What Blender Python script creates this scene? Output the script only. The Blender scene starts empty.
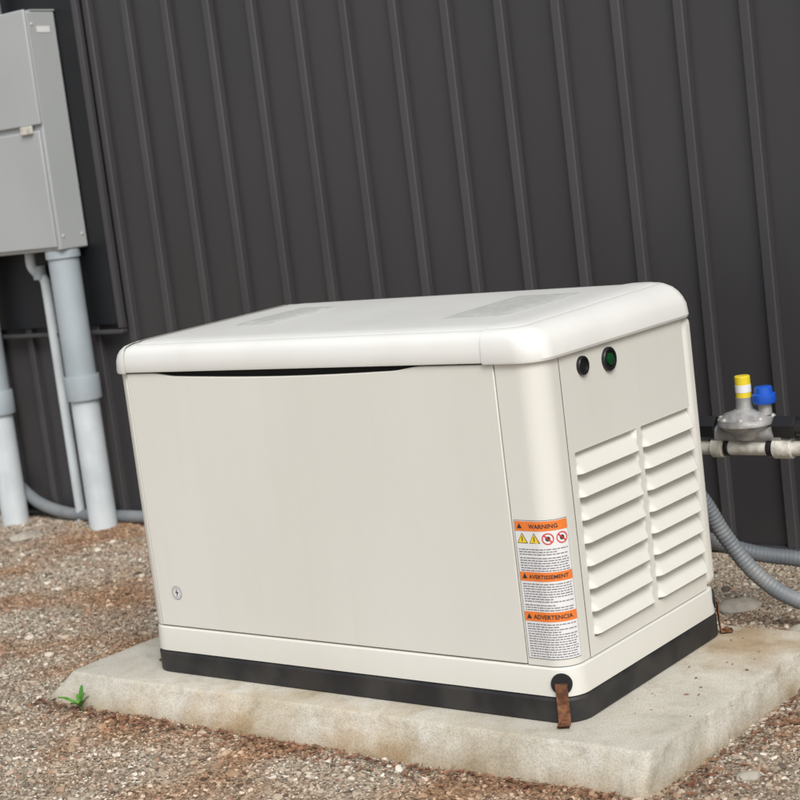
import bpy, bmesh, math, random
from mathutils import Vector, Matrix, noise
random.seed(7)
S=bpy.context.scene
COL=S.collection
W,D=1.22,0.64

# ---------------------------------------------------------------- helpers
def mat(name,c1,rough=.5,c2=None,scale=6,bump=0,bscale=200,metal=0,detail=4,lo=.4,hi=.65,spec=.5,stretch=None,rvar=0,streak=0):
    m=bpy.data.materials.new(name);m.use_nodes=True;n=m.node_tree.nodes;l=m.node_tree.links
    b=n["Principled BSDF"];b.inputs["Roughness"].default_value=rough;b.inputs["Metallic"].default_value=metal
    b.inputs["Specular IOR Level"].default_value=spec
    c1=tuple(c1)[:3]+(1,);b.inputs["Base Color"].default_value=c1
    tc=n.new("ShaderNodeTexCoord");src=tc.outputs["Object"]
    if stretch:
        mp=n.new("ShaderNodeMapping");mp.inputs["Scale"].default_value=stretch;l.new(src,mp.inputs[0]);src=mp.outputs[0]
    if c2:
        c2=tuple(c2)[:3]+(1,)
        t=n.new("ShaderNodeTexNoise");t.inputs["Scale"].default_value=scale;t.inputs["Detail"].default_value=detail
        l.new(src,t.inputs["Vector"])
        r=n.new("ShaderNodeValToRGB");r.color_ramp.elements[0].position=lo;r.color_ramp.elements[1].position=hi
        r.color_ramp.elements[0].color=c1;r.color_ramp.elements[1].color=c2
        l.new(t.outputs["Fac"],r.inputs[0]);col=r.outputs[0]
        if streak:
            m3=n.new("ShaderNodeMapping");m3.inputs["Scale"].default_value=(1,1,.05);l.new(tc.outputs["Object"],m3.inputs[0])
            t3=n.new("ShaderNodeTexNoise");t3.inputs["Scale"].default_value=34;t3.inputs["Detail"].default_value=5;l.new(m3.outputs[0],t3.inputs["Vector"])
            r3=n.new("ShaderNodeValToRGB");r3.color_ramp.elements[0].position=.52;r3.color_ramp.elements[1].position=.78
            r3.color_ramp.elements[0].color=(1,1,1,1);r3.color_ramp.elements[1].color=(1-streak,1-streak*1.1,1-streak*1.4,1);l.new(t3.outputs[0],r3.inputs[0])
            q=n.new("ShaderNodeMix");q.data_type='RGBA';q.blend_type='MULTIPLY';q.inputs[0].default_value=1
            l.new(col,q.inputs[6]);l.new(r3.outputs[0],q.inputs[7]);col=q.outputs[2]
        l.new(col,b.inputs["Base Color"])
        if rvar:
            mr=n.new("ShaderNodeMapRange");mr.inputs[1].default_value=.3;mr.inputs[2].default_value=.7;mr.inputs[3].default_value=rough-rvar;mr.inputs[4].default_value=rough+rvar
            l.new(t.outputs["Fac"],mr.inputs[0]);l.new(mr.outputs[0],b.inputs["Roughness"])
    if bump:
        t2=n.new("ShaderNodeTexNoise");t2.inputs["Scale"].default_value=bscale;t2.inputs["Detail"].default_value=2
        l.new(tc.outputs["Object"],t2.inputs["Vector"])
        bp=n.new("ShaderNodeBump");bp.inputs["Strength"].default_value=bump;bp.inputs["Distance"].default_value=.002
        l.new(t2.outputs["Fac"],bp.inputs["Height"]);l.new(bp.outputs[0],b.inputs["Normal"])
    return m
def empty(name,loc=(0,0,0)):
    e=bpy.data.objects.new(name,None);e.location=loc;e.empty_display_size=.1;COL.objects.link(e);return e
def add(name,verts,faces,m=None,parent=None,smooth=None,bevel=0,bseg=2):
    me=bpy.data.meshes.new(name);me.from_pydata([tuple(v) for v in verts],[],faces);me.update()
    bm=bmesh.new();bm.from_mesh(me);bmesh.ops.recalc_face_normals(bm,faces=bm.faces);bm.to_mesh(me);bm.free()
    return fin(name,me,m,parent,smooth,bevel,bseg)
def fin(name,me,m,parent,smooth,bevel=0,bseg=2):
    if m: me.materials.append(m)
    if smooth is not None:
        for p in me.polygons:p.use_smooth=True
        me.set_sharp_from_angle(angle=math.radians(smooth))
    o=bpy.data.objects.new(name,me);COL.objects.link(o)
    if parent:o.parent=parent
    if bevel:
        b=o.modifiers.new("bev","BEVEL");b.width=bevel;b.segments=bseg;b.limit_method='ANGLE';b.angle_limit=math.radians(35)
        for p in me.polygons:p.use_smooth=True
        me.set_sharp_from_angle(angle=math.radians(60))
    return o
def box(name,x0,x1,y0,y1,z0,z1,m,parent=None,bevel=0,bseg=2):
    v=[(x,y,z) for x in(x0,x1) for y in(y0,y1) for z in(z0,z1)]
    f=[(0,1,3,2),(4,6,7,5),(0,4,5,1),(2,3,7,6),(0,2,6,4),(1,5,7,3)]
    return add(name,v,f,m,parent,None,bevel,bseg)
def tube(name,pts,r,m,parent=None,seg=20,caps=True,smooth=45):
    P=[Vector(p) for p in pts];n=len(P);R=r if isinstance(r,(list,tuple)) else [r]*n
    v=[];f=[];up=Vector((0,0,1));prev=None
    for i,p in enumerate(P):
        t=(P[min(i+1,n-1)]-P[max(i-1,0)]).normalized() if (P[min(i+1,n-1)]-P[max(i-1,0)]).length>1e-7 else Vector((0,0,1))
        if prev is None:
            a=t.cross(up) if abs(t.z)<.9 else t.cross(Vector((0,1,0)))
        else: a=prev-t*prev.dot(t)
        a.normalize();prev=a;b=t.cross(a)
        for k in range(seg):
            an=2*math.pi*k/seg;v.append(p+(a*math.cos(an)+b*math.sin(an))*R[i])
    for i in range(n-1):
        for k in range(seg):
            k2=(k+1)%seg;f.append((i*seg+k,i*seg+k2,(i+1)*seg+k2,(i+1)*seg+k))
    if caps:
        f.append(tuple(range(seg)));f.append(tuple((n-1)*seg+k for k in range(seg)))
    return add(name,v,f,m,parent,smooth)
def lathe(name,base,axis,prof,m,parent=None,seg=32,smooth=35):
    ax=Vector(axis).normalized();a=ax.orthogonal().normalized();b=ax.cross(a);B=Vector(base)
    v=[];f=[]
    for d,r in prof:
        for k in range(seg):
            an=2*math.pi*k/seg;v.append(B+ax*d+(a*math.cos(an)+b*math.sin(an))*r)
    n=len(prof)
    for i in range(n-1):
        for k in range(seg):
            k2=(k+1)%seg;f.append((i*seg+k,i*seg+k2,(i+1)*seg+k2,(i+1)*seg+k))
    f.append(tuple(range(seg)));f.append(tuple((n-1)*seg+k for k in range(seg)))
    return add(name,v,f,m,parent,smooth)
def catmull(pts,n=12):
    P=[Vector(p) for p in pts];P=[P[0]*2-P[1]]+P+[P[-1]*2-P[-2]];o=[]
    for i in range(1,len(P)-2):
        for k in range(n):
            t=k/n;a,b,c,d=P[i-1:i+3]
            o.append(.5*((2*b)+(c-a)*t+(2*a-5*b+4*c-d)*t*t+(3*b-a-3*c+d)*t**3))
    o.append(P[-2]);return o
def rrect(x0,x1,y0,y1,r,seg=10):
    pts=[]
    for cx,cy,a0 in((x1-r,y0+r,-90),(x1-r,y1-r,0),(x0+r,y1-r,90),(x0+r,y0+r,180)):
        for k in range(seg+1):
            a=math.radians(a0+90*k/seg);pts.append((cx+r*math.cos(a),cy+r*math.sin(a)))
    return pts
def loft(name,rings,m,parent=None,smooth=35):
    v=[];f=[];n=None
    for off,z,r in rings:
        p=rrect(-off,W+off,-off,D+off,r);n=len(p)
        for x,y in p:v.append((x,y,z))
    for i in range(len(rings)-1):
        for k in range(n):
            k2=(k+1)%n;f.append((i*n+k,i*n+k2,(i+1)*n+k2,(i+1)*n+k))
    f.append(tuple(range(n)))
    f.append(tuple((len(rings)-1)*n+k for k in range(n)))
    return add(name,v,f,m,parent,smooth)

# ---------------------------------------------------------------- materials
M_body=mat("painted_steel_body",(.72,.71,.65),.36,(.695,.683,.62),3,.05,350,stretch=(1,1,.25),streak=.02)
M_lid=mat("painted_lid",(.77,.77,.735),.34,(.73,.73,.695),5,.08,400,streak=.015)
M_top=mat("textured_lid_top",(.47,.475,.45),.55,(.54,.545,.515),40,.35,500)
M_black=mat("black_rubber",(.012,.012,.013),.55,(.035,.032,.03),9,.25,300)
M_dark=mat("dark_gap",(.01,.01,.01),.8)
M_rust=mat("rusty_steel",(.09,.032,.014),.85,(.26,.11,.05),60,.6,400)
M_gal=mat("galvanised_pipe",(.50,.48,.42),.55,(.76,.73,.66),45,.4,200,metal=.2)
M_cast=mat("cast_aluminium",(.46,.46,.45),.5,(.32,.31,.30),40,.4,400,metal=.4)
M_blackpl=mat("black_plastic",(.012,.012,.013),.35)
M_green=mat("green_lens",(.004,.06,.015),.2)
M_yellow=mat("yellow_cap",(.75,.58,.03),.4)
M_blue=mat("blue_cap",(.01,.09,.50),.4)
M_encl=mat("grey_enclosure_paint",(.41,.43,.43),.42,(.385,.405,.405),2,.06,300,streak=.02)
M_pvc=mat("grey_pvc",(.38,.43,.46),.5,(.33,.375,.40),5,.05,200,streak=.05)
M_pvcw=mat("weathered_white_pvc",(.60,.65,.67),.5,(.51,.55,.57),6,streak=.1)
M_flex=mat("grey_flex_conduit",(.15,.17,.19),.5,(.23,.24,.24),10)
M_wall=mat("charcoal_steel_siding",(.038,.0365,.039),.35,(.048,.046,.049),1.2,.12,40,stretch=(1,1,.35),rvar=.07,streak=.05)
M_rib=mat("charcoal_rib_highlight",(.050,.048,.051),.33,(.062,.059,.062),1.5)  # rib highlight put into the colour, lighter than the siding; trims share it
M_board=mat("black_backing",(.005,.006,.008),.45,(.009,.009,.011),2)
M_white=mat("label_white",(.74,.74,.74),.45)
M_orange=mat("label_orange",(.80,.20,.035),.45)
M_ink=mat("label_ink",(.03,.03,.03),.5)
M_ink2=mat("label_ink_soft",(.16,.16,.17),.5)
M_lyel=mat("label_yellow",(.85,.6,.03),.45)
M_lred=mat("label_red",(.65,.04,.03),.45)
M_leaf=mat("weed_leaf",(.07,.22,.03),.5,(.13,.34,.05),40)
M_stone=mat("pale_stone",(.42,.38,.32),.8,(.3,.27,.22),30,.6,200)
M_litter=mat("dry_leaf_litter",(.15,.065,.035),.8,(.28,.14,.075),30)

def concrete():
    m=mat("weathered_concrete",(.40,.37,.31),.9);n=m.node_tree.nodes;l=m.node_tree.links;b=n["Principled BSDF"]
    b.inputs["Specular IOR Level"].default_value=.25
    tc=n.new("ShaderNodeTexCoord")
    def nz(s,d,lo,hi,ca,cb,st=None):
        t=n.new("ShaderNodeTexNoise");t.inputs["Scale"].default_value=s;t.inputs["Detail"].default_value=d;t.inputs["Roughness"].default_value=.65
        if st:
            mp=n.new("ShaderNodeMapping");mp.inputs["Scale"].default_value=st;l.new(tc.outputs["Object"],mp.inputs[0]);l.new(mp.outputs[0],t.inputs["Vector"])
        else:l.new(tc.outputs["Object"],t.inputs["Vector"])
        r=n.new("ShaderNodeValToRGB");r.color_ramp.elements[0].position=lo;r.color_ramp.elements[1].position=hi
        r.color_ramp.elements[0].color=ca;r.color_ramp.elements[1].color=cb;l.new(t.outputs[0],r.inputs[0]);return t,r
    t1,a=nz(4.5,9,.32,.68,(.48,.455,.385,1),(.64,.61,.54,1))
    t2,bb=nz(240,2,.38,.56,(.76,.75,.72,1),(1.0,1.0,1.0,1))
    t3,cc=nz(3.1,6,.52,.74,(1,1,1,1),(.84,.75,.62,1))
    t6,dd=nz(22,6,.52,.72,(1,1,1,1),(.80,.77,.71,1),(1,1,2))
    def mul(x,y,f=1):
        q=n.new("ShaderNodeMix");q.data_type='RGBA';q.blend_type='MULTIPLY';q.inputs[0].default_value=f
        l.new(x,q.inputs[6]);l.new(y,q.inputs[7]);return q.outputs[2]
    c=mul(a.outputs[0],bb.outputs[0],.8);c=mul(c,cc.outputs[0],.9);c=mul(c,dd.outputs[0],.9)
    t4=n.new("ShaderNodeTexNoise");t4.inputs["Scale"].default_value=9;t4.inputs["Detail"].default_value=6;l.new(tc.outputs["Object"],t4.inputs["Vector"])
    for pt in((1.30,.60,.08),(.30,-.13,.02),(.75,-.13,.02)):
        mp=n.new("ShaderNodeVectorMath");mp.operation='DISTANCE';mp.inputs[1].default_value=pt;l.new(tc.outputs["Object"],mp.inputs[0])
        ad=n.new("ShaderNodeMath");ad.operation='MULTIPLY_ADD';ad.inputs[1].default_value=.5;l.new(t4.outputs[0],ad.inputs[0]);l.new(mp.outputs["Value"],ad.inputs[2])
        r4=n.new("ShaderNodeValToRGB");big=pt[1]>0
        r4.color_ramp.elements[0].position=.28 if big else .25;r4.color_ramp.elements[1].position=.50 if big else .40
        r4.color_ramp.elements[0].color=(.68,.53,.37,1) if big else (.86,.73,.58,1);r4.color_ramp.elements[1].color=(1,1,1,1);l.new(ad.outputs[0],r4.inputs[0])
        c=mul(c,r4.outputs[0],.85)
    sp=n.new("ShaderNodeSeparateXYZ");l.new(tc.outputs["Object"],sp.inputs[0])
    m2=n.new("ShaderNodeMath");m2.operation='MULTIPLY_ADD';m2.inputs[1].default_value=.07;l.new(t4.outputs[0],m2.inputs[0]);l.new(sp.outputs[2],m2.inputs[2])
    r5=n.new("ShaderNodeValToRGB");r5.color_ramp.elements[0].position=.035;r5.color_ramp.elements[1].position=.085
    r5.color_ramp.elements[0].color=(.72,.62,.50,1);r5.color_ramp.elements[1].color=(1,1,1,1);l.new(m2.outputs[0],r5.inputs[0])
    c=mul(c,r5.outputs[0],.85)
    l.new(c,b.inputs["Base Color"])
    bp=n.new("ShaderNodeBump");bp.inputs["Strength"].default_value=.5;bp.inputs["Distance"].default_value=.0018
    l.new(t2.outputs[0],bp.inputs["Height"])
    bp2=n.new("ShaderNodeBump");bp2.inputs["Strength"].default_value=.6;bp2.inputs["Distance"].default_value=.005
    l.new(t6.outputs[0],bp2.inputs["Height"]);l.new(bp.outputs[0],bp2.inputs["Normal"]);l.new(bp2.outputs[0],b.inputs["Normal"])
    return m
M_conc=concrete()

def ramp(n,stops):
    r=n.new("ShaderNodeValToRGB");cr=r.color_ramp
    while len(cr.elements)<len(stops):cr.elements.new(.5)
    for e,(p,c) in zip(cr.elements,stops):e.position=p;e.color=tuple(c)+(1,)
    return r
def gravel_mats():
    cols=[(0,(.09,.07,.052)),(.15,(.22,.18,.135)),(.38,(.36,.305,.23)),(.60,(.45,.39,.305)),(.74,(.34,.215,.145)),(.86,(.53,.48,.40)),(1,(.70,.66,.58))]
    out=[]
    for kind in("ground_grit","gravel_pebbles"):
        m=bpy.data.materials.new(kind);m.use_nodes=True;n=m.node_tree.nodes;l=m.node_tree.links;b=n["Principled BSDF"]
        b.inputs["Roughness"].default_value=.85;b.inputs["Specular IOR Level"].default_value=.3
        geo=n.new("ShaderNodeNewGeometry")
        r=ramp(n,cols)
        if kind=="ground_grit":
            vo=n.new("ShaderNodeTexVoronoi");vo.inputs["Scale"].default_value=190;l.new(geo.outputs["Position"],vo.inputs["Vector"])
            sx=n.new("ShaderNodeSeparateColor");l.new(vo.outputs["Color"],sx.inputs[0]);l.new(sx.outputs[0],r.inputs[0])
            bp=n.new("ShaderNodeBump");bp.inputs["Strength"].default_value=.9;bp.inputs["Distance"].default_value=.004;bp.invert=True
            l.new(vo.outputs["Distance"],bp.inputs["Height"]);l.new(bp.outputs[0],b.inputs["Normal"])
        else:
            at=n.new("ShaderNodeAttribute");at.attribute_name="rnd";l.new(at.outputs["Fac"],r.inputs[0])
        no=n.new("ShaderNodeTexNoise");no.inputs["Scale"].default_value=2.6;no.inputs["Detail"].default_value=5;l.new(geo.outputs["Position"],no.inputs["Vector"])
        r2=ramp(n,[(.46,(1,1,1)),(.64,(.82,.58,.42))]);l.new(no.outputs[0],r2.inputs[0])
        q=n.new("ShaderNodeMix");q.data_type='RGBA';q.blend_type='MULTIPLY';q.inputs[0].default_value=.85
        l.new(r.outputs[0],q.inputs[6]);l.new(r2.outputs[0],q.inputs[7])
        if kind=="ground_grit":
            q2=n.new("ShaderNodeMix");q2.data_type='RGBA';q2.blend_type='MULTIPLY';q2.inputs[0].default_value=1;q2.inputs[7].default_value=(.80,.77,.74,1)
            l.new(q.outputs[2],q2.inputs[6]);l.new(q2.outputs[2],b.inputs["Base Color"])
        else: l.new(q.outputs[2],b.inputs["Base Color"])
        out.append(m)
    return out
M_ground,M_peb=gravel_mats()

# ---------------------------------------------------------------- ground
def gz(x,y):
    h=.006*noise.noise(Vector((x*1.7,y*1.7,0)))+.004*noise.noise(Vector((x*5,y*5,3)))
    t=max(0,min(1,(.6-x)/1.0));h+=.014*t*t*(3-2*t)*max(0,min(1,1-abs(x+.3)/1.6))
    d=max(0,min(1,(y-1.1)/.4));h+=.02*d
    return h
def axis(a,b,fa,fb,step):
    L=[];x=fa
    while x<=fb+1e-6:L.append(x);x+=step
    s=step;x=fa;pre=[]
    while x>a:s*=1.5;x-=s;pre.append(max(x,a))
    s=step;x=L[-1];post=[]
    while x<b:s*=1.5;x+=s;post.append(min(x,b))
    return pre[::-1]+L+post
xs=axis(-300,300,-4.5,3,.06);ys=axis(-300,300,-1.6,2.2,.06)
v=[(x,y,gz(x,y) if abs(x)<8 and abs(y)<8 else 0) for y in ys for x in xs];nx=len(xs)
f=[(j*nx+i,j*nx+i+1,(j+1)*nx+i+1,(j+1)*nx+i) for j in range(len(ys)-1) for i in range(nx-1)]
add("ground",v,f,M_ground,None,60)

def gravel():
    x0,x1,y0,y1,st=-3.0,2.0,-.8,1.52,.06
    v=[];f=[];nx=int((x1-x0)/st)+1;ny=int((y1-y0)/st)+1
    for j in range(ny):
        for i in range(nx):
            x=x0+i*st;y=y0+j*st;v.append((x,y,gz(x,y)+.001))
    for j in range(ny-1):
        for i in range(nx-1):
            cx=x0+(i+.5)*st;cy=y0+(j+.5)*st
            if -.2<cx<1.38 and -.05<cy<.62: continue
            f.append((j*nx+i,j*nx+i+1,(j+1)*nx+i+1,(j+1)*nx+i))
    o=add("gravel",v,f,M_ground,None,60)
    g=bpy.data.node_groups.new("gravel_scatter","GeometryNodeTree")
    g.interface.new_socket("Geometry",in_out='INPUT',socket_type='NodeSocketGeometry')
    g.interface.new_socket("Geometry",in_out='OUTPUT',socket_type='NodeSocketGeometry')
    N=g.nodes;L=g.links
    gi=N.new("NodeGroupInput");go=N.new("NodeGroupOutput")
    join=N.new("GeometryNodeJoinGeometry")
    for dens,rad,seed,sub in((14000,.0038,1,1),(1700,.0068,5,2),(50,.013,9,2)):
        dp=N.new("GeometryNodeDistributePointsOnFaces");dp.inputs["Density"].default_value=dens;dp.inputs["Seed"].default_value=seed
        L.new(gi.outputs[0],dp.inputs["Mesh"])
        ico=N.new("GeometryNodeMeshIcoSphere");ico.inputs["Radius"].default_value=rad;ico.inputs["Subdivisions"].default_value=sub
        sp=N.new("GeometryNodeSetPosition");L.new(ico.outputs[0],sp.inputs["Geometry"])
        nt=N.new("ShaderNodeTexNoise");nt.inputs["Scale"].default_value=.8/rad;nt.inputs["Detail"].default_value=1
        vs=N.new("ShaderNodeVectorMath");vs.operation='SUBTRACT';vs.inputs[1].default_value=(.5,.5,.5);L.new(nt.outputs["Color"],vs.inputs[0])
        vm=N.new("ShaderNodeVectorMath");vm.operation='SCALE';vm.inputs["Scale"].default_value=rad*1.5;L.new(vs.outputs[0],vm.inputs[0])
        L.new(vm.outputs[0],sp.inputs["Offset"])
        sm=N.new("GeometryNodeSetMaterial");sm.inputs["Material"].default_value=M_peb;L.new(sp.outputs[0],sm.inputs["Geometry"])
        ip=N.new("GeometryNodeInstanceOnPoints");L.new(dp.outputs["Points"],ip.inputs["Points"]);L.new(sm.outputs[0],ip.inputs["Instance"])
        rr=N.new("FunctionNodeRandomValue");rr.data_type='FLOAT_VECTOR';rr.inputs[0].default_value=(-.5,-.5,0);rr.inputs[1].default_value=(.5,.5,6.28);rr.inputs["Seed"].default_value=seed
        L.new(rr.outputs[0],ip.inputs["Rotation"])
        rs=N.new("FunctionNodeRandomValue");rs.data_type='FLOAT_VECTOR';rs.inputs[0].default_value=(.55,.5,.35);rs.inputs[1].default_value=(1.5,1.2,.85);rs.inputs["Seed"].default_value=seed+20
        L.new(rs.outputs[0],ip.inputs["Scale"])
        sa=N.new("GeometryNodeStoreNamedAttribute");sa.data_type='FLOAT';sa.domain='INSTANCE';sa.inputs["Name"].default_value="rnd"
        rf=N.new("FunctionNodeRandomValue");rf.data_type='FLOAT';rf.inputs["Seed"].default_value=seed+40
        L.new(ip.outputs[0],sa.inputs["Geometry"]);L.new(rf.outputs[1],[s for s in sa.inputs if s.name=="Value" and s.enabled][0])
        ri=N.new("GeometryNodeRealizeInstances");L.new(sa.outputs[0],ri.inputs[0])
        L.new(ri.outputs[0],join.inputs[0])
    L.new(gi.outputs[0],join.inputs[0])
    L.new(join.outputs[0],go.inputs[0])
    md=o.modifiers.new("scatter","NODES");md.node_group=g
gravel()

def stone(name,x,y,r,flat,seed,m=M_stone):
    bm=bmesh.new();bmesh.ops.create_icosphere(bm,subdivisions=3,radius=1)
    for q in bm.verts:
        d=1+.28*noise.noise(q.co*1.3+Vector((seed,0,0)));q.co=Vector((q.co.x*r*d*1.3,q.co.y*r*d,q.co.z*r*flat*d))
    me=bpy.data.meshes.new(name);bm.to_mesh(me);bm.free()
    o=fin(name,me,m,None,50);o.location=(x,y,gz(x,y)+r*flat*.4);o.rotation_euler[2]=seed
for i,(x,y,r,fl) in enumerate([(-2.0,1.22,.05,.3),(1.57,.04,.02,.5),(1.55,.42,.014,.6),(1.30,.92,.04,.45),(1.05,1.05,.045,.4),(-2.3,1.3,.03,.4),(-1.2,1.2,.025,.5)]):
    stone("stone",x,y,r,fl,i*3.1+1)
v=[];f=[]
for i in range(1750):
    k=random.random();zp=None
    if k<.40: x=random.uniform(-.3,1.5);y=-.135-abs(random.gauss(0,.035))
    elif k<.60: x=1.47+abs(random.gauss(0,.06));y=random.uniform(-.1,.9)
    elif k<.78: x=random.gauss(-1.9,.25);y=random.gauss(1.1,.12)
    elif k<.795: x=random.uniform(1.25,1.42);y=random.uniform(.05,.65);zp=.0805
    else: x=random.uniform(-3,.0);y=random.uniform(-.6,1.3)
    a=random.uniform(0,6.28);L_=random.uniform(.005,.018);w=random.uniform(.001,.004)
    if zp: L_*=.45;w*=.6
    z=zp or gz(x,y)+random.uniform(.004,.010)
    c,s=math.cos(a),math.sin(a);n0=len(v);t=random.uniform(-.004,.004)*(0 if zp else 1)
    v+=[(x-c*L_,y-s*L_,z-t),(x-s*w,y+c*w,z+.002),(x+c*L_,y+s*L_,z+t),(x+s*w,y-c*w,z)]
    f.append((n0,n0+1,n0+2,n0+3))
add("leaf_litter",v,f,M_litter)

# weed
wx,wy=-.125,-.150
wd=empty("weed_plant",(wx,wy,gz(wx,wy)))
def leaf(i,ang,L_,w,tilt):
    v=[];f=[];n=8
    for k in range(n+1):
        t=k/n;ww=w*math.sin(math.pi*min(1,t*.92+.06))**.8;r=L_*t;z=.012+r*math.sin(tilt)-.3*L_*t*t
        c,s=math.cos(ang),math.sin(ang)
        for sd in(-1,0,1):v.append((c*r*math.cos(tilt)-s*sd*ww,s*r*math.cos(tilt)+c*sd*ww,z+(abs(sd)*.003)))
    for k in range(n):
        for q in range(2):f.append((k*3+q,k*3+q+1,k*3+q+4,k*3+q+3))
    add("leaf_%d"%i,v,f,M_leaf,wd,80)
for i,(a,L_,w,t) in enumerate([(.3,.05,.007,1.0),(1.6,.075,.008,1.4),(2.6,.05,.007,.9),(3.7,.075,.009,.75),(4.7,.045,.007,.8),(5.8,.06,.008,.8),(.9,.05,.006,1.3)]):leaf(i,a,L_,w,t)
tube("stem",[(0,0,-.01),(.001,0,.02),(.002,.001,.04)],.0015,M_leaf,wd,8)

# ---------------------------------------------------------------- pad
def pad():
    v=[];f=[]
    rings=[(.048,-.04),(.040,.0),(.034,.012),(.028,.025),(.020,.038),(.013,.050),(.007,.062),(.003,.070),(.0,.0755),(-.003,.0785),(-.008,.079)]
    def outline(off):
        pts=[]
        x0,x1,y0,y1=-.232,1.430,-.088,.69
        oL=off*1.9
        corners=[((x0-oL,y0-off),(x1+off*.35,y0-off)),((x1+off*.35,y0-off),(x1+.03+off*.35,y1+off)),((x1+.03+off*.35,y1+off),(x0+.02-oL,y1+off)),((x0+.02-oL,y1+off),(x0-oL,y0-off))]
        for (a,b),n in zip(corners,(330,150,330,150)):
            for k in range(n):
                t=k/n;pts.append([a[0]+(b[0]-a[0])*t,a[1]+(b[1]-a[1])*t])
        for _ in range(14):
            pts=[[(pts[i-1][0]+pts[i][0]*2+pts[(i+1)%len(pts)][0])/4,(pts[i-1][1]+pts[i][1]*2+pts[(i+1)%len(pts)][1])/4] for i in range(len(pts))]
        return pts
    n=None
    for off,z in rings:
        p=outline(off);n=len(p)
        for x,y in p:
            d=.006*noise.noise(Vector((x*4,y*4,z*8)))+.004*noise.noise(Vector((x*16,y*16,z*22)))+.0024*noise.noise(Vector((x*55,y*55,z*60)))
            e=.004*noise.noise(Vector((x*9,y*9,5)))+.003*noise.noise(Vector((x*45,y*45,5)))
            v.append((x+d,y+d,z+(e*.5 if z<.0785 else 0)))
    for i in range(len(rings)-1):
        for k in range(n):
            k2=(k+1)%n;f.append((i*n+k,i*n+k2,(i+1)*n+k2,(i+1)*n+k))
    f.append(tuple((len(rings)-1)*n+k for k in range(n)))
    add("concrete_pad",v,f,M_conc,None,50)
pad()

# ---------------------------------------------------------------- generator
G=empty("standby_generator",(0,0,0))
R=.05
def path(s,off=0):
    a=W-R
    if s<=a:return (s,-off)
    t=(s-a)/R
    if t<math.pi/2:return (a+(R+off)*math.sin(t),R-(R+off)*math.cos(t))
    return (W+off,R+(s-a-R*math.pi/2))
def wrap(name,s0,s1,z0,z1,thick,m,off=0,mirror=False,bevel=.0015,topf=None,n=None):
    n=n or max(2,int((s1-s0)/.006));v=[];f=[]
    for k in range(n+1):
        s=s0+(s1-s0)*k/n;zt=z1+(topf(s) if topf else 0)
        for off2,z in((off,z0),(off,zt),(off-thick,zt),(off-thick,z0)):
            x,y=path(s,off2);v.append((W-x if mirror else x,y,z))
    for k in range(n):
        a=k*4
        for q in range(4):f.append((a+q,a+(q+1)%4,a+4+(q+1)%4,a+4+q))
    f.append((0,1,2,3));f.append((n*4,n*4+1,n*4+2,n*4+3))
    return add(name,v,f,m,G,None,bevel)
loft("inner_frame",[(-.021,.12,.035),(-.021,.84,.035)],M_dark,G)
loft("rubber_base",[(.003,.0785,.055),(.008,.083,.06),(.008,.126,.06),(.003,.1315,.055)],M_black,G,30)
loft("base_skirt",[(.0,.1325,.05),(.005,.1345,.055),(.005,.150,.055),(.003,.178,.053),(.0015,.190,.0515),(-.003,.1945,.047)],M_body,G,25)
def scoop(s):
    a,b=.13,.93
    if s<=a or s>=b:return 0
    t=(s-a)/(b-a);e=min(t,1-t)/.10;e=max(0,min(1,e));e=e*e*(3-2*e)
    return -.006*e-.008*math.sin(math.pi*t)
wrap("front_door",.046,1.1135,.1975,.8185,.012,M_body,.001,topf=scoop,n=120,bevel=.002)
wrap("front_right_post",1.1165,W-R+R*math.pi/2+.0243,.1965,.8215,.012,M_body,bevel=.0008)
wrap("front_left_post",W-.0425,W-R+R*math.pi/2+.0243,.1965,.8215,.012,M_body,mirror=True)
def side_panel():
    y0,y1=R+.025,D-R-.004
    cols=[(.098,.345),(.368,.592)];zb,zt=.236,.618;rows=8;p=(zt-zb)/rows
    lv=[]
    for r in range(rows):
        b=zb+r*p
        lv.append((b+.0002,-1))
        for k,t in enumerate((0,.03,.08,.16,.28,.42,.56,.7,.82,.9,.96)):
            lv.append((b+.0030+t*(p-.0034),t))
    ylist=[y0+(y1-y0)*k/200 for k in range(201)]
    rowsz=[.1965,.21,.222,.232]+[a for a,_ in lv]+[zt+.0005,zt+.006,.64,.68,.72,.76,.79,.8215]
    tv=[None]*4+[t for _,t in lv]+[None]*8
    def em(y):
        for a,c in cols:
            if a<=y<=c:
                e=min(y-a,c-y)/.016;return math.sqrt(max(0,1-(1-min(1,e))**2))
        return 0
    v=[];f=[]
    for z,t in zip(rowsz,tv):
        for y in ylist:
            d=0
            if t is not None:
                e=em(y)
                if t==-1: d=-.0185*e
                elif t<.03: d=.0110*e
                else: d=(.0125*(1-t)**.9-.0185*t**1.2)*e
            v.append((W+.0005+d,y,z))
    ny=len(ylist)
    for j in range(len(rowsz)-1):
        for i in range(ny-1):f.append((j*ny+i,j*ny+i+1,(j+1)*ny+i+1,(j+1)*ny+i))
    add("louvred_side_panel",v,f,M_body,G,32)
side_panel()
box("rear_right_post",W-.05,W+.0005,D-R-.001,D,.1965,.8215,M_body,G,.02,5)
box("rear_panel",.0,W-.052,D-.006,D,.1985,.8215,M_body,G,.002)
box("left_panel",.0,.006,R+.025,D-.008,.1985,.8215,M_body,G,.002)
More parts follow.
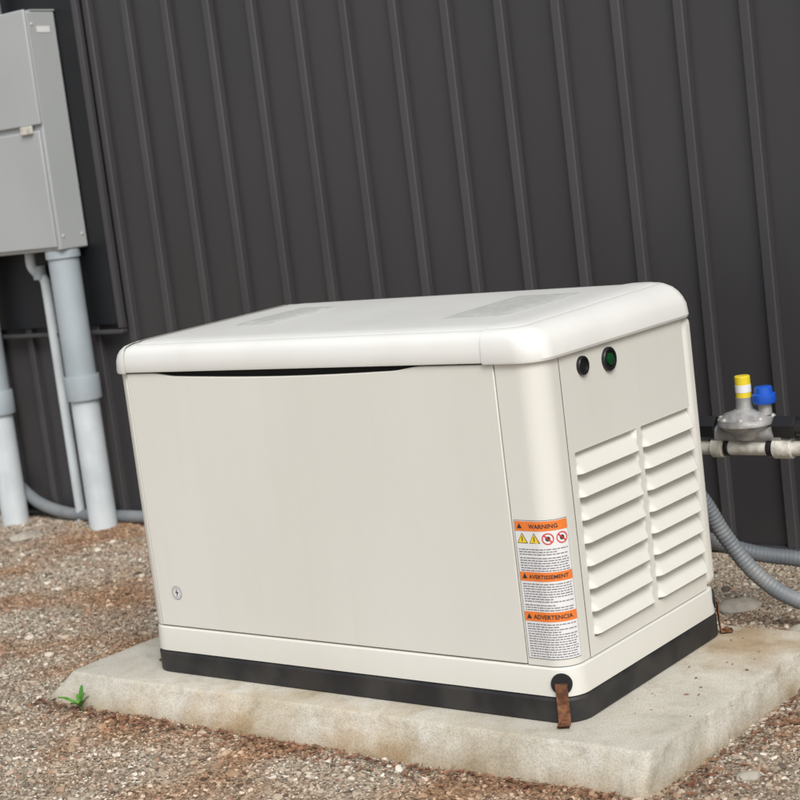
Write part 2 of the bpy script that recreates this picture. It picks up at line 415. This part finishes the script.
# lid: (y inset, x inset, z, r, crown weight)
LR=[(0,0,.822,.05,0),(-.007,-.007,.8225,.056,0),(-.009,-.009,.828,.058,0),(-.0085,-.006,.848,.058,0),(-.007,.001,.862,.056,0),
    (-.004,.010,.872,.053,.2),(.002,.022,.8800,.050,.5),(.011,.038,.8842,.047,.9),(.017,.046,.8857,.045,1),(.021,.051,.8850,.044,1),(.027,.058,.8880,.042,1),(.07,.10,.8900,.035,1),(.15,.16,.8905,.03,1)]
def lidz(x,y):
    t=max(0,min(1,y/D));return .012*math.sin(t*math.pi*.62)
def lid(name,grow,cut=None):
    v=[];f=[];n=None
    for iy,ix,z,r,w in LR:
        p=rrect(ix-grow,W-ix+grow,iy-grow,D-iy+grow,r+grow);n=len(p)
        for x,y in p:v.append((x,y,z+grow*(1 if z>.83 else -1)+w*lidz(x,y)))
    for i in range(len(LR)-1):
        for k in range(n):
            k2=(k+1)%n;f.append((i*n+k,i*n+k2,(i+1)*n+k2,(i+1)*n+k))
    f.append(tuple(range(n)));f.append(tuple((len(LR)-1)*n+k for k in range(n)))
    me=bpy.data.meshes.new(name);me.from_pydata(v,[],f);me.update()
    bm=bmesh.new();bm.from_mesh(me);bmesh.ops.recalc_face_normals(bm,faces=bm.faces)
    if cut:bmesh.ops.bisect_plane(bm,geom=bm.verts[:]+bm.edges[:]+bm.faces[:],plane_co=(cut[0],0,0),plane_no=(cut[1],0,0),clear_inner=True)
    bm.to_mesh(me);bm.free();fin(name,me,M_lid,G,26)
lid("lid",0)
lid("lid_end_cap_right",.0025,(1.095,1));lid("lid_end_cap_left",.0025,(.055,-1))
def patch(name,x0,x1,y0,y1,m):
    v=[];f=[];n=10
    for j in range(n+1):
        for i in range(n+1):
            x=x0+(x1-x0)*i/n;y=y0+(y1-y0)*j/n;v.append((x,y,.8905+lidz(x,y)+.0035-(0.005 if i in(0,n) or j in(0,n) else 0)))
    for j in range(n):
        for i in range(n):f.append((j*(n+1)+i,j*(n+1)+i+1,(j+1)*(n+1)+i+1,(j+1)*(n+1)+i))
    add(name,v,f,m,G,60)
patch("top_texture_1",.22,.34,.20,.475,M_top)
patch("top_texture_2",.88,1.05,.15,.475,M_top)
def port(name,y,z,r,green):
    lathe(name+"_ring",(W,y,z),(1,0,0),[(0,r),(.006,r),(.008,r*.93),(.008,r*.74),(.004,r*.70)],M_blackpl,G)
    if green:lathe(name+"_lens",(W+.004,y,z),(1,0,0),[(0,r*.5),(.0045,r*.48),(.0055,r*.35)],M_green,G)
port("port",.158,.787,.020,False);port("status_port",.262,.783,.0255,True)
def bracket(i,x,y,ang):
    B=bpy.data.objects.new("tie_down_bracket_%d"%i,None);COL.objects.link(B);B.parent=G;B.location=(x,y,0);B.rotation_euler[2]=ang
    prof=[(-.004,.160),(-.011,.158),(-.012,.10),(-.014,.0835),(-.040,.0825)]
    v=[];f=[]
    for px,pz in prof:
        for dx in(-.0125,.0125):
            v.append((dx,px,pz));v.append((dx,px-.002,pz+.003))
    for k in range(len(prof)-1):
        a=k*4;b=a+4
        f+=[(a,a+2,b+2,b),(a+1,b+1,b+3,a+3),(a,b,b+1,a+1),(a+2,a+3,b+3,b+2)]
    add("strap",v,f,M_rust,B)
    lathe("bolt",(0,-.028,.0845),(0,0,1),[(0,.007),(.006,.007),(.008,.005)],M_rust,B,6)
    lathe("notch",(0,.004,.162),(0,-1,0),[(0,.022),(.0102,.022)],M_dark,B,24)
bracket(1,1.17+.05*math.sin(.42),.05-.05*math.cos(.42),.42)
bracket(2,-.0,.06,-math.pi/2)
bracket(3,W-.05+.05*math.sin(2.2),D-.05-.05*math.cos(2.2),2.2)
def lrect(name,s0,s1,z0,z1,off,m):
    n=max(1,int((s1-s0)/.004));v=[];f=[]
    for k in range(n+1):
        x,y=path(s0+(s1-s0)*k/n,off)
        v+=[(x,y,z0),(x,y,z1)]
    for k in range(n):f.append((k*2,k*2+2,k*2+3,k*2+1))
    return add(name,v,f,m,G)
s0,s1=1.1225,1.2395
lrect("warning_label",s0,s1,.213,.500,.0016,M_white)
lrect("label_border",s0-.001,s1+.001,.212,.501,.0012,M_ink)
def ltext(name,txt,sc,zc,size,off,m):
    c=bpy.data.curves.new(name,"FONT");c.body=txt;c.size=size;c.align_x='CENTER';c.resolution_u=2;c.offset=size*.02
    o=bpy.data.objects.new(name,c);COL.objects.link(o);bpy.context.view_layer.update()
    me=bpy.data.meshes.new_from_object(o);bpy.data.objects.remove(o)
    for q in me.vertices:
        x,y=path(sc+q.co.x,off);q.co=(x,y,zc+q.co.y)
    fin(name,me,m,G,None)
def words(name,z0,z1,off):
    v=[];f=[];z=z1-.003
    while z>z0+.002:
        s=s0+.005
        end=s1-.005-(random.random()<.25)*random.uniform(.01,.05)
        while s<end-.003:
            w=min(random.uniform(.003,.011),end-s);n=max(1,int(w/.004));i0=len(v)
            for k in range(n+1):
                x,y=path(s+w*k/n,off);v+=[(x,y,z-.0019),(x,y,z)]
            for k in range(n):f.append((i0+k*2,i0+k*2+2,i0+k*2+3,i0+k*2+1))
            s+=w+.0016
        z-=.0052 if random.random()<.85 else .0075
    add(name,v,f,M_ink2,G)
def tri(sc,zc,r,off,m,nm):
    v=[]
    for an in(90,210,330):
        x,y=path(sc+r*math.cos(math.radians(an)),off);v.append((x,y,zc+r*math.sin(math.radians(an))))
    add(nm,v,[(0,1,2)],m,G)
for i,(a,b,t) in enumerate([(.479,.499,"WARNING"),(.375,.394,"AVERTISSEMENT"),(.291,.311,"ADVERTENCIA")]):
    lrect("label_header_%d"%i,s0+.001,s1-.001,a,b,.0021,M_orange)
    ltext("label_heading_%d"%i,t,(s0+s1)/2+.006,a+.0055,.0125 if i!=1 else .0115,.0026,M_ink)
    tri(s0+.012,a+.009,.007,.0026,M_ink,"label_alert_%d"%i)
words("label_text_1",.396,.445,.0021);words("label_text_2",.313,.373,.0021);words("label_text_3",.215,.289,.0021)
def ring(nm,sc,zc,ro,ri,off,m,n=24):
    v=[];f=[]
    for k in range(n):
        a=2*math.pi*k/n
        for r in(ro,ri):
            x,y=path(sc+r*math.cos(a),off);v.append((x,y,zc+r*math.sin(a)))
    for k in range(n):
        a=k*2;b=((k+1)%n)*2;f.append((a,b,b+1,a+1))
    add(nm,v,f,m,G)
for k in range(4):
    sc=s0+.016+k*.0285;zc=.463
    if k<2:
        tri(sc,zc-.002,.0145,.0021,M_ink,"pictogram_edge_%d"%k);tri(sc,zc-.002,.0122,.0026,M_lyel,"pictogram_%d"%k)
        lrect("pictogram_mark_%d"%k,sc-.001,sc+.001,zc-.005,zc+.005,.0031,M_ink)
    else:
        ring("pictogram_%d"%k,sc,zc,.012,.0098,.0026,M_lred)
        ring("pictogram_mark_%d"%k,sc,zc,.005,.001,.0022,M_ink)
        v=[]
        for a,bb in((-1,1),(1,-1)):
            for w in(-.001,.001):
                x,y=path(sc+a*.0072+w,.0028);v.append((x,y,zc+bb*.0072+w))
        add("pictogram_bar_%d"%k,v,[(0,1,3,2)],M_lred,G)
ring("emblem_disc",.112,.282,.0165,.0001,.0016,M_white,32)
ring("emblem_ring",.112,.282,.0165,.0150,.0021,M_ink2,32)
ring("emblem_inner_ring",.112,.282,.0118,.0108,.0021,M_ink2,32)
add("emblem_bolt",[(.113,-.0021,.293),(.1065,-.0021,.281),(.1115,-.0021,.282),(.110,-.0021,.271),(.118,-.0021,.285),(.1125,-.0021,.284)],[(0,1,2,5),(2,3,4,5)],M_ink,G)

# ---------------------------------------------------------------- building wall
WY=1.5
BW=empty("metal_sided_building",(0,0,0))
box("siding_panel",-9,7,WY,WY+.12,.045,4.2,M_wall,BW)
box("foundation",-8.98,6.98,WY+.012,WY+.115,-.2,.043,mat("foundation_concrete",(.12,.11,.10),.9,(.08,.075,.07),8,.4,80),BW)
k=-48;v=[];f=[]
pr=[(-.0165,0),(-.0150,-.020),(-.012,-.0235),(.012,-.0235),(.0150,-.020),(.0165,0)]
while True:
    x=.62+.195*k;k+=1
    if x>6.8:break
    if x<-8.9:continue
    i0=len(v)
    for z in(.047,4.18):
        for dx,dy in pr:v.append((x+dx,WY-.0005+dy,z))
    for q in range(5):f.append((i0+q,i0+q+1,i0+q+7,i0+q+6))
    f.append(tuple(i0+q for q in range(6)));f.append(tuple(i0+6+q for q in range(6)))
add("siding_ribs",v,f,M_rib,BW,30)
box("base_trim",-9,7,WY-.029,WY-.001,.030,.046,M_rib,BW,.002)
box("eave_trim",-9.1,7.1,WY-.12,WY+.2,4.2,4.36,M_rib,BW,.006)
v=[(-9.2,WY-.2,4.365),(7.2,WY-.2,4.365),(7.2,WY+6,5.6),(-9.2,WY+6,5.6)]
add("roof",v,[(0,1,2,3)],M_rib,BW)
box("rear_structure",-9,7,WY+.125,WY+6,-.2,4.19,M_wall,BW)
box("black_panel",-3.6,-1.575,WY-.036,WY-.0245,.775,3.2,M_board,BW,.002)
box("panel_side_trim",-1.573,-1.545,WY-.045,WY-.0245,.76,3.2,M_rib,BW,.003)
box("panel_sill_trim",-3.6,-1.545,WY-.055,WY-.0245,.742,.757,M_rib,BW,.003)

# ---------------------------------------------------------------- electrical enclosure
E=empty("electrical_meter_enclosure",(0,0,0))
ex0,ex1,ey0,ey1,ez0,ez1=-2.34,-1.675,1.33,WY-.038,1.07,1.925
box("cabinet",ex0,ex1,ey0,ey1,ez0,ez1,M_encl,E,.006,3)
box("upper_door",ex0-.004,ex1+.004,ey0-.014,ey0-.0005,1.525,ez1+.006,M_encl,E,.005,3)
box("lower_door",ex0+.01,ex1-.012,ey0-.010,ey0-.0005,ez0+.012,1.505,M_encl,E,.005,3)
box("latch",ex1-.10,ex1-.04,ey0-.022,ey0-.0105,1.495,1.525,M_gal,E,.003)
lathe("meter_socket",(-2.09,ey0-.0145,1.70),(0,-1,0),[(0,.11),(.02,.11),(.024,.10),(.024,.092)],M_gal,E,40)
lathe("meter_dome",(-2.09,ey0-.037,1.70),(0,-1,0),[(0,.09),(.06,.088),(.09,.08),(.10,.06)],mat("meter_glass",(.10,.11,.12),.1),E,40)
box("rating_plate",ex1+.0005,ex1+.0015,1.37,1.43,1.85,1.872,M_white,E)
box("top_flange",ex0-.002,ex1+.002,ey0+.02,ey1,ez1+.001,ez1+.006,M_encl,E)
tube("service_mast",[(-1.95,1.40,ez1+.005),(-1.95,1.40,3.6)],.04,M_pvc,E,24)
for i,(yy,zz) in enumerate([(1.35,1.12),(1.44,1.12),(1.35,1.88)]):
    lathe("screw_%d"%i,(ex1,yy,zz),(1,0,0),[(0,.006),(.002,.006),(.003,.004)],M_gal,E,10)

def conduit(nm,x,y,ztop,r,cz,mb,mt):
    C=empty(nm,(0,0,0))
    z0=gz(x,y)-.05
    zz=cz
    tube("upper_pipe",[(x,y,zz),(x,y,ztop)],r,mt,C,28)
    tube("lower_pipe",[(x,y,z0),(x,y,zz)],r*.93,mb,C,28)
    lathe("coupling",(x,y,zz-.045),(0,0,1),[(0,r*.94),(0,r*1.14),(.008,r*1.17),(.082,r*1.17),(.09,r*1.14),(.09,r)],M_pvc,C,28)
    lathe("lock_nut",(x,y,ztop-.03),(0,0,1),[(0,r*.96),(0,r*1.12),(.029,r*1.12)],M_pvc,C,28)
conduit("pvc_conduit",-1.74,1.39,ez0,.057,.555,M_pvcw,M_pvc)
conduit("pvc_conduit",-2.25,1.385,ez0,.057,.50,M_pvcw,M_pvc)
C=empty("ground_wire_conduit",(0,0,0))
xq=-1.925
pts=catmull([(xq,1.445,gz(xq,1.445)-.05),(xq,1.445,.5),(xq,1.445,.9),(xq-.002,1.44,.965),(xq-.025,1.43,.99),(xq-.025,1.41,1.02),(xq-.025,1.41,1.069)],8)
tube("pipe",pts,.019,M_pvcw,C,16)
lathe("elbow_fitting",(xq-.015,1.436,.965),(0,0,1),[(0,.02),(0,.026),(.05,.026),(.05,.02)],M_pvc,C,20)
tube("ground_conduit",catmull([(-2.5,1.46,.30),(-2.30,1.455,.16),(-2.17,1.45,.085),(-2.0,1.445,.05),(-1.8,1.45,.045),(-1.55,1.455,.045),(-1.35,1.46,.02)],8),.024,M_flex,None,18)

# ---------------------------------------------------------------- gas regulator
GR=empty("gas_regulator",(0,0,0))
ry=.85;rx=1.225
def px(nm,x0,x1,z,r,m,y=ry,seg=20):
    lathe(nm,(x0,y,z),(1,0,0),[(0,r*.9),(.002,r),(x1-x0-.002,r),(x1-x0,r*.9)],m,GR,seg)
DZ=.014
lathe("diaphragm_housing",(rx,ry,.508+DZ),(0,0,1),[(-.030,.030),(-.012,.040),(-.004,.056),(.004,.062),(.006,.069),(.013,.069),(.014,.0685),(.021,.068),(.023,.060),(.032,.052),(.038,.032),(.042,.026)],M_cast,GR,40)
for k in range(8):
    a=k*math.pi/4+.2;lathe("flange_bolt_%d"%k,(rx+.061*math.cos(a),ry+.061*math.sin(a),.520+DZ),(0,0,1),[(0,.006),(.014,.006)],M_gal,GR,6)
lathe("spring_tower",(rx-.002,ry,.548+DZ),(0,0,1),[(0,.022),(.02,.020),(.03,.020)],M_cast,GR)
lathe("yellow_cap",(rx-.002,ry,.575+DZ),(0,0,1),[(0,.0185),(.052,.0185),(.054,.0165)],M_yellow,GR)
lathe("cap_label",(rx-.002,ry,.590+DZ),(0,0,1),[(0,.019),(.018,.019)],M_white,GR)
lathe("vent_body",(rx+.047,ry+.005,.535+DZ),(0,0,1),[(0,.016),(.03,.016)],M_cast,GR)
lathe("blue_cap",(rx+.047,ry+.005,.562+DZ),(0,0,1),[(0,.026),(.006,.029),(.022,.028),(.024,.022),(.038,.021),(.040,.018)],M_blue,GR,14)
px("body_port",rx-.082,rx+.09,.505,.021,M_cast)
px("black_union_1",1.105,1.148,.519,.029,M_blackpl,seg=6);px("black_nipple_1",.98,1.107,.519,.019,M_blackpl)
px("black_union_2",1.298,1.352,.519,.029,M_blackpl,seg=6);px("black_pipe_2",1.350,1.75,.519,.022,M_blackpl)
px("galvanised_pipe",1.0,1.75,.469,.018,M_gal)
px("pipe_coupling_1",1.130,1.160,.469,.024,M_gal);px("pipe_coupling_2",1.290,1.338,.469,.025,M_gal);px("black_band",1.274,1.290,.469,.022,M_blackpl)
px("black_band_2",1.163,1.176,.469,.021,M_blackpl)
lathe("pipe_elbow",(1.765,ry,.40),(0,0,1),[(0,.028),(.14,.028),(.15,.02)],M_blackpl,GR)
tube("drop_pipe",[(1.765,ry,-.05),(1.765,ry,.41)],.02,M_blackpl,GR)
tube("generator_feed",catmull([(1.0,ry,.519),(.95,.80,.50),(.94,.70,.48),(.94,D+.001,.47)],6),.018,M_blackpl,GR)
tube("generator_return",catmull([(1.0,ry,.469),(.97,.83,.44),(.965,.72,.42),(.965,D+.001,.41)],6),.017,M_gal,GR)

def flex(nm,pts,r):
    P=catmull(pts,40);L=[0]
    for i in range(1,len(P)):L.append(L[-1]+(P[i]-P[i-1]).length)
    n=int(L[-1]/.0022);Q=[];Rr=[];j=0
    for k in range(n+1):
        d=L[-1]*k/n
        while j<len(L)-2 and L[j+1]<d:j+=1
        t=(d-L[j])/max(1e-6,L[j+1]-L[j]);Q.append(P[j].lerp(P[j+1],t));Rr.append(r+.0008*math.sin(d*2*math.pi/.0105))
    tube(nm,Q,Rr,M_flex,None,16,smooth=80)
flex("flexible_conduit",[(1.03,D+.001,.43),(1.05,.72,.43),(1.09,.82,.36),(1.13,.87,.24),(1.19,.90,.14),(1.27,.93,.075),(1.40,.97,.04),(1.6,1.02,.03),(1.9,1.2,.0)],.020)
flex("flexible_conduit",[(.98,D+.001,.30),(1.0,.75,.30),(1.04,.92,.22),(1.13,1.02,.16),(1.24,1.08,.13),(1.36,1.12,.08),(1.6,1.2,.03),(1.9,1.3,.0)],.020)

# ---------------------------------------------------------------- light
w=bpy.data.worlds.new("World");S.world=w;w.use_nodes=True;n=w.node_tree.nodes;l=w.node_tree.links
sky=n.new("ShaderNodeTexSky");sky.sky_type='NISHITA';sky.sun_disc=False
sd=Vector((.85,-.75,1.15)).normalized()
sky.sun_elevation=math.asin(sd.z);sky.sun_rotation=math.atan2(sd.x,sd.y);sky.dust_density=2;sky.air_density=1
hs=n.new("ShaderNodeHueSaturation");hs.inputs["Saturation"].default_value=.35
l.new(sky.outputs[0],hs.inputs["Color"]);l.new(hs.outputs[0],n["Background"].inputs[0]);n["Background"].inputs[1].default_value=.15
sun=bpy.data.lights.new("sun","SUN");sun.energy=2.5;sun.angle=math.radians(30);sun.color=(1,.975,.935)
so=bpy.data.objects.new("sun",sun);COL.objects.link(so);so.rotation_euler=sd.to_track_quat('Z','Y').to_euler();so.location=(3,-3,5)

# ---------------------------------------------------------------- camera
q=[3.01505,-2.68115,1.24053,1.4286,-0.12338,0.67527]
Rz=Matrix.Rotation(q[5],4,'Z');Rx=Matrix.Rotation(q[3],4,'X');Rr=Matrix.Rotation(q[4],4,'Z')
cam=bpy.data.cameras.new("camera");co=bpy.data.objects.new("camera",cam);COL.objects.link(co)
co.matrix_world=Matrix.Translation(q[:3])@Rz@Rx@Rr
cam.lens=74.7;cam.sensor_width=36;cam.clip_end=1000;cam.clip_start=.05
cam.dof.use_dof=True;cam.dof.focus_distance=3.55;cam.dof.aperture_fstop=6.3
S.camera=co
S.view_settings.view_transform='Standard';S.view_settings.look='None';S.view_settings.exposure=0
